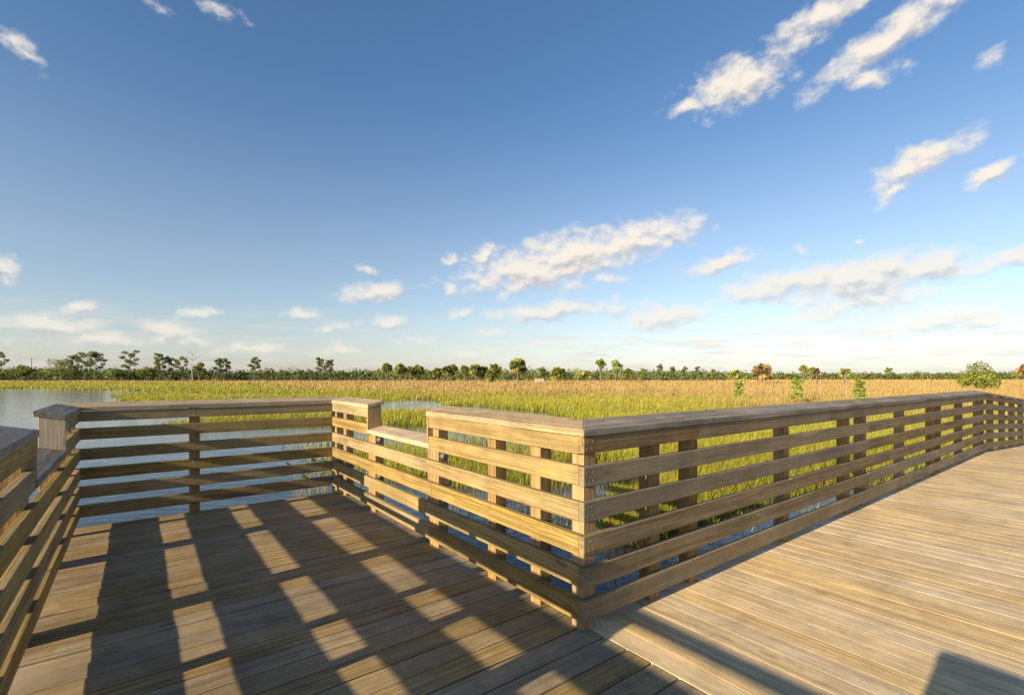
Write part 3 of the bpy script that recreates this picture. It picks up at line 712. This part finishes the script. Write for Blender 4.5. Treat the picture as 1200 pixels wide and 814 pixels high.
# ---- left tree line, about 230 m away
pine(-3, 414, 235, 'tall pine cut by the left edge of the photo', 1.1)
broad(26, 427, 232, 26, 'small rounded dark tree left of the utility pole')
broad(72, 419, 226, 36, 'broad rounded oak, widest tree of the left tree line')
pine(86, 418, 238, 'slim pine rising right behind the broad oak', .8)
pine(101, 414, 230, 'tall pine, left one of a close pair right of the broad oak', 1.15, 1.1)
pine(113, 415, 232, 'tall pine, right one of a close pair right of the broad oak', 1.1, 1.1)
pine(152, 413, 230, 'solitary pine with layered crown in the gap right of the close pair', 1.25, 1.2)
pine(187, 416, 232, 'narrow upright pine with a dense head, left of the dead tree', .75, 1.2)
pine(199, 420, 236, 'small forked pine between the narrow pine and the dead tree', .9, .8)
pine(211, 420, 231, 'flat topped pine just left of the dead tree', 1.2)
bare(226, 409, 228, 'pale leafless dead tree standing above the left tree line', nb=12, r0=.22)
broad(234, 424, 229, 16, 'dense narrow tree at the right foot of the dead tree', n=600)
pine(257, 422, 236, 'short pine, left one of two beside a gap of sky', .75, .8)
pine(266, 422, 236, 'short pine, right one of two beside a gap of sky', .7, .8)
pine(298, 420, 225, 'bushy pine with a leaning crown between open gaps', 1.1, 1.1)
pine(375, 421, 232, 'thin pine with tufted top, left one of a pair left of the palms', .7, .8)
pine(386, 423, 232, 'fuller pine, right one of a pair left of the palms', 1.0, 1.0)
broad(134, 431, 224, 26, 'low dark bushy tree between the close pine pair and the solitary pine')
broad(173, 429, 224, 26, 'low rounded bush tree below the narrow upright pine')
broad(137, 434, 215, 20, 'bright green rounded shrub at the edge of the field', col=(.10, .15, .03), name='shrub_tree', n=500)
# ---- palms and trees in the middle
palm(453, 425, 180, 'cabbage palm, first of the palm row on the left, dark head', crown=2.2)
palm(469, 425, 178, 'cabbage palm with a big shaggy head near the left end of the palm row', crown=2.7)
palm(481, 429, 190, 'low palm tucked between two bigger palms in the palm row', crown=2.2)
palm(490, 427, 182, 'wide headed cabbage palm left of the middle of the palm row', crown=2.6)
palm(513, 430, 184, 'short palm in the middle of the palm row', crown=2.3)
palm(525, 427, 176, 'palm with dry yellow skirt in the middle of the palm row', crown=2.5, dead=.4)
palm(531, 426, 192, 'slim palm rising behind the yellow skirted palm', crown=2.0)
palm(545, 427, 186, 'slender palm standing a little apart right of the yellow skirted palm', crown=2.0)
palm(557, 426, 165, 'thick cabbage palm left of the leafy shrub palm', crown=2.5)
palm(566, 428, 168, 'second thick palm touching the leafy shrub palm', crown=2.4)
palm(580, 425, 165, 'full headed cabbage palm behind the leafy shrub palm', crown=2.6)
palm(576, 432, 135, 'low leafy shrub palm in front of the palm row, fronds near the grass', crown=2.1, bushy=True, dead=.05, nf=46)
palm(607, 419, 120, 'large solitary cabbage palm with a round head in the middle of the view', crown=2.5, nf=52)
broad(636, 430, 200, 16, 'small round tree right of the large solitary palm', n=500)
palm(654, 429, 180, 'pale green palm clump right of the low white structure', crown=3.0, nf=46)
broad(704, 420, 150, 15, 'tall bright leafy tree, left one of the leafy pair right of centre', col=BRIGHT, n=700, low=.35)
broad(722, 421, 150, 16, 'tall bright leafy tree, right one of the leafy pair right of centre', col=BRIGHT, n=800, low=.30)
broad(683, 434, 190, 22, 'low bushy palmetto tree left of the leafy pair', col=PALM, n=500)
palm(735, 431, 175, 'small palm just right of the leafy pair', crown=2.0)
for i, (x, yt, lb) in enumerate([(753, 433, 'small pine right of the small palm'), (773, 428, 'thin young pine, tallest of the young pines right of centre'), (788, 431, 'young pine beside the tallest young pine'),
        (802, 431, 'young pine with a flat head among the young pines'), (817, 431, 'dark young pine at the right end of the young pines'), (836, 434, 'lone small pine with a round head right of the young pines')]):
    pine(x, yt, 260, lb, .8, .7)
palm(861, 433, 190, 'small grey green palm left of the orange palm', crown=2.2)
palm(893, 425, 130, 'dry orange brown palm standing in the golden grass', col=(.46, .325, .15), crown=2.6, dead=.2, nf=48)
palm(942, 427, 130, 'slim palm with a small round head on a thin bare trunk, taller of two', crown=1.25, nf=26)
palm(957, 431, 130, 'slim palm with a dry drooping head, shorter of two', crown=1.1, col=(.17, .13, .05), dead=.4, nf=22)
palm(951, 429, 170, 'small dark palm head between the two slim palms', crown=1.5, nf=22)
palm(990, 431, 120, 'palm with an upright fan of fronds behind the bare saplings', crown=1.6, nf=20)
t = start('rounded_bush', 1147, 62, 'wide low rounded green bush with shaggy foliage, on the right above the railing', 'bush'); h = top_h(421, 62, ZG)
B = Boards()
for i in range(5): limb(B, (0, 0, 0), (1.1 * math.cos(i * 1.26), 1.1 * math.sin(i * 1.26), h * .6), .10, .03, 6, 3, .1)
B.build('trunk', M['bark'], t)
cs, rs = [(0, 0, h * .60)], [(1.35, 1.35, h * .38)]
for i in range(16):
    a = i * 2.4; k = .85 + .65 * ((i * 7) % 5) / 4; z = h * (.72 - .26 * k + ru(-.05, .06)); r_ = ru(.62, .95)
    cs.append((math.cos(a) * k, math.sin(a) * k, z)); rs.append((r_, r_, r_ * .85))
V, T, C = leaf_cloud(cs, rs, 5200, .15, (.25, .28, .058), jit=.3); tri_mesh('crown', V, T, C, M['leaf'], t)
palm(1203, 425, 75, 'orange brown palm cut by the right edge of the photo', crown=1.2, col=(.52, .34, .14), dead=.3)
pine(1042, 432, 330, 'tiny distant pine poking above the low right tree line', .9, .8)

# ---- saplings in the golden grass
def sapling(x, ytop, Y, label):
    t = start('leafy_sapling', x, Y, label, 'sapling', 'leafy saplings in the golden grass'); h = top_h(ytop, Y, ZG)
    B = Boards(); limb(B, (0, 0, 0), (.05, 0, h * .95), .03, .012, 6, 4, .05)
    cs, rs = [], []
    for i in range(11):
        k = .42 + .55 * i / 10; a = i * 2.4; r_ = .22 * (1.25 - k) + .08
        cs.append((math.cos(a) * r_, math.sin(a) * r_, h * k)); rs.append((.16, .16, .13)); limb(B, (0, 0, h * k - .1), cs[-1], .012, .005, 5, 2)
    B.build('trunk', M['bark'], t)
    V, T, C = leaf_cloud(cs, rs, 560, .08, (.26, .35, .055), jit=.35); tri_mesh('crown', V, T, C, M['leaf'], t)
sapling(866, 445, 36, 'small leafy sapling, leftmost of the green saplings above the long railing')
sapling(934, 443, 31, 'leafy sapling with a slim leaning top, middle one above the long railing')
sapling(1008, 445, 29, 'bushier leafy sapling, rightmost above the long railing')
bare(962, 432, 38, 'pale bare sapling between two leafy saplings', 'bare_sapling', 3, .022, .12, 'sapling')
bare(991, 430, 36, 'pale forked bare sapling left of the bushier leafy sapling', 'bare_sapling', 5, .025, .16, 'sapling')
bare(858, 444, 45, 'thin pale bare stem left of the small leafy sapling', 'bare_sapling', 0, .02, .1, 'sapling')

# ---- the low far wood that reads as one mass
cs, rs, cols = [], [], []
Vs, Ts, Cs = [], [], []; o = 0
prof_x = np.array([-200, 0, 60, 120, 180, 240, 270, 300, 360, 420, 450, 600, 680, 760, 830, 900, 1000, 1100, 1180, 1400])
prof_y = np.array([430, 432, 432, 433, 433, 433, 435, 434, 434, 434.5, 434, 434, 435, 434, 436, 436, 437, 437, 436, 436])
for x in np.arange(-180, 1390, 3.2):
    for row in range(3):
        Y = (235 if x < 420 else 240 if x < 850 else 330) + row * 14 + ru(-8, 8)
        yt = float(np.interp(x, prof_x, prof_y)) + ru(-1.2, 2.2) - (abs(random.gauss(0, 1.8)) if x < 290 else abs(random.gauss(0, 2.0 if x < 850 else .9))) + (1.0 if row == 0 else 0)
        h = max(top_h(yt, Y, ZG), 1.5); xx = x + ru(-2, 2); w_ = h * ru(.3, .55)
        col = np.array((.115, .14, .034) if x < 420 else (.16, .18, .045) if x < 640 else (.17, .19, .056)) * ru(.65, 1.35)
        V, T, C = leaf_cloud([(spot(xx, Y), Y, ZG + h * .45), (spot(xx, Y) + ru(-1, 1), Y, ZG + h * .75)], [(w_, w_, h * .48), (w_ * .6, w_ * .6, h * .25)], 46, Y / 420, col, jit=.2)
        Vs.append(V); Ts.append(T + o); Cs.append(C); o += len(V)
tag(tri_mesh('far_woodland', np.concatenate(Vs), np.concatenate(Ts), np.concatenate(Cs), M['leaf']), kind='stuff')

# ---- low pale structure far off
t = start('low_shed', 632, 150, 'low whitish structure at the far edge of the golden grass', 'shed'); t.rotation_euler.z = .1
B = Boards(); B.box(-1.3, 1.3, -.8, .8, 0, 1.72, axis=0, bev=.01); B.build('wall', M['paleboard'], t)
B = Boards(); B.prism([(-1.45, -.95), (1.45, -.95), (1.45, .95), (-1.45, .95)], 1.725, 1.81, axis=0, bev=.01); B.build('roof', M['paleboard'], t)
B = Boards(); B.box(-.35, .35, -.83, -.803, .1, 1.5, axis=2, bev=.005); B.build('door', M['pale'], t)
# ---- utility pole and wires on the left
t = start('utility_pole', 37, 300, 'thin distant utility pole above the left tree line', 'utility pole'); t.rotation_euler.z = 0
hp = top_h(419, 300, ZG)
B = Boards(); limb(B, (0, 0, 0), (0, 0, hp), .24, .16, 8, 2, 0); B.build('mast', M['bark'], t)
B = Boards(); B.box(-.9, .9, -.06, .06, hp - 1.0, hp - .8, axis=0, bev=.01); B.build('crossarm', M['bark'], t)
for wz, xa in ((hp - .5, -.7), (hp - .7, .7)):
    B = Boards(); pts = []
    for k in range(25):
        s_ = (k - 12) / 12; X = s_ * 130; sag = 1.6 * (((abs(s_) * 2.0) % 1.0) - .5) ** 2 * 4 - 1.6
        pts.append((spot(37, 300) + X + xa, 300 + s_ * 10, ZG + wz + sag * 0.6))
    for a, b_ in zip(pts[:-1], pts[1:]): limb(B, a, b_, .022, .022, 4, 1, 0)
    tag(B.build('power_line', M['bark']), 'upper faint power line crossing the sky beside the utility pole' if xa < 0 else 'lower faint power line crossing the sky beside the utility pole', 'power line')

# ---- flowering water plants just behind the back railing
def arrowhead(x, Y, nl, label, flower):
    t = empty('arrowhead_plant', (spot(x, Y), Y, ZW - .05)); tag(t, label, 'water plant')
    B = Boards(); Vs, Ts, Cs = [], [], []; o = 0
    for i in range(nl):
        a = i * 2.4 + ru(-.4, .4); h = ru(.35, .75); r_ = ru(.08, .32); p_ = Vector((math.cos(a) * r_, math.sin(a) * r_, h)); limb(B, (math.cos(a) * .03, math.sin(a) * .03, 0), p_, .0045, .0035, 5, 4, .1)
        d = Vector((math.cos(a), math.sin(a), ru(.0, .9))).normalized(); sd_ = d.cross(Vector((0, 0, 1))).normalized(); L = ru(.10, .17); c = np.array((.16, .22, .025)) * ru(.7, 1.3)
        Vs += [p_ - d * .04, p_ + sd_ * L * .33 - d * .02, p_ + d * L, p_ - sd_ * L * .33 - d * .02]; Ts += [(o, o + 1, o + 2), (o, o + 2, o + 3)]; Cs += [c] * 4; o += 4
    B.build('stems', M['stem'], t)
    tri_mesh('leaves', np.array([tuple(v) for v in Vs]), np.array(Ts), np.array(Cs), M['leaf'], t)
    if flower:
        B = Boards(); limb(B, (0, 0, 0), (.05, 0, .92), .007, .005, 5, 3); B.build('flower_stalk', M['stem'], t)
        Vs, Ts, Cs = [], [], []; o = 0
        for q in range(7):
            c0 = Vector((.05 + ru(-.05, .05), ru(-.05, .05), .92 - ru(0, .14)))
            for k in range(3):
                a = k * 2.1 + q; d = Vector((math.cos(a), math.sin(a), .35)) * .045; sd_ = Vector((-math.sin(a), math.cos(a), 0)) * .022
                Vs += [c0, c0 + d * .6 + sd_, c0 + d, c0 + d * .6 - sd_]; Ts += [(o, o + 1, o + 2), (o, o + 2, o + 3)]; Cs += [np.array((.8, .78, .68))] * 4; o += 4
        tri_mesh('flower', np.array([tuple(v) for v in Vs]), np.array(Ts), np.array(Cs), M['leaf'], t)
arrowhead(362, 8.3, 12, 'water plant with a white flower behind the right end of the back railing', True)
arrowhead(349, 8.6, 9, 'pale stemmed water plant without flower left of the white flowered one', False)
arrowhead(384, 8.0, 18, 'bright green leafy water plant beside the far corner post', False)
arrowhead(418, 8.8, 16, 'broad leafed water plant seen through the far section of the middle railing', False)
arrowhead(373, 8.9, 8, 'sparse water plant behind the white flowered one', False)
arrowhead(235, 20.5, 20, 'low leafy water plant at the left tip of the green grass bed', False)
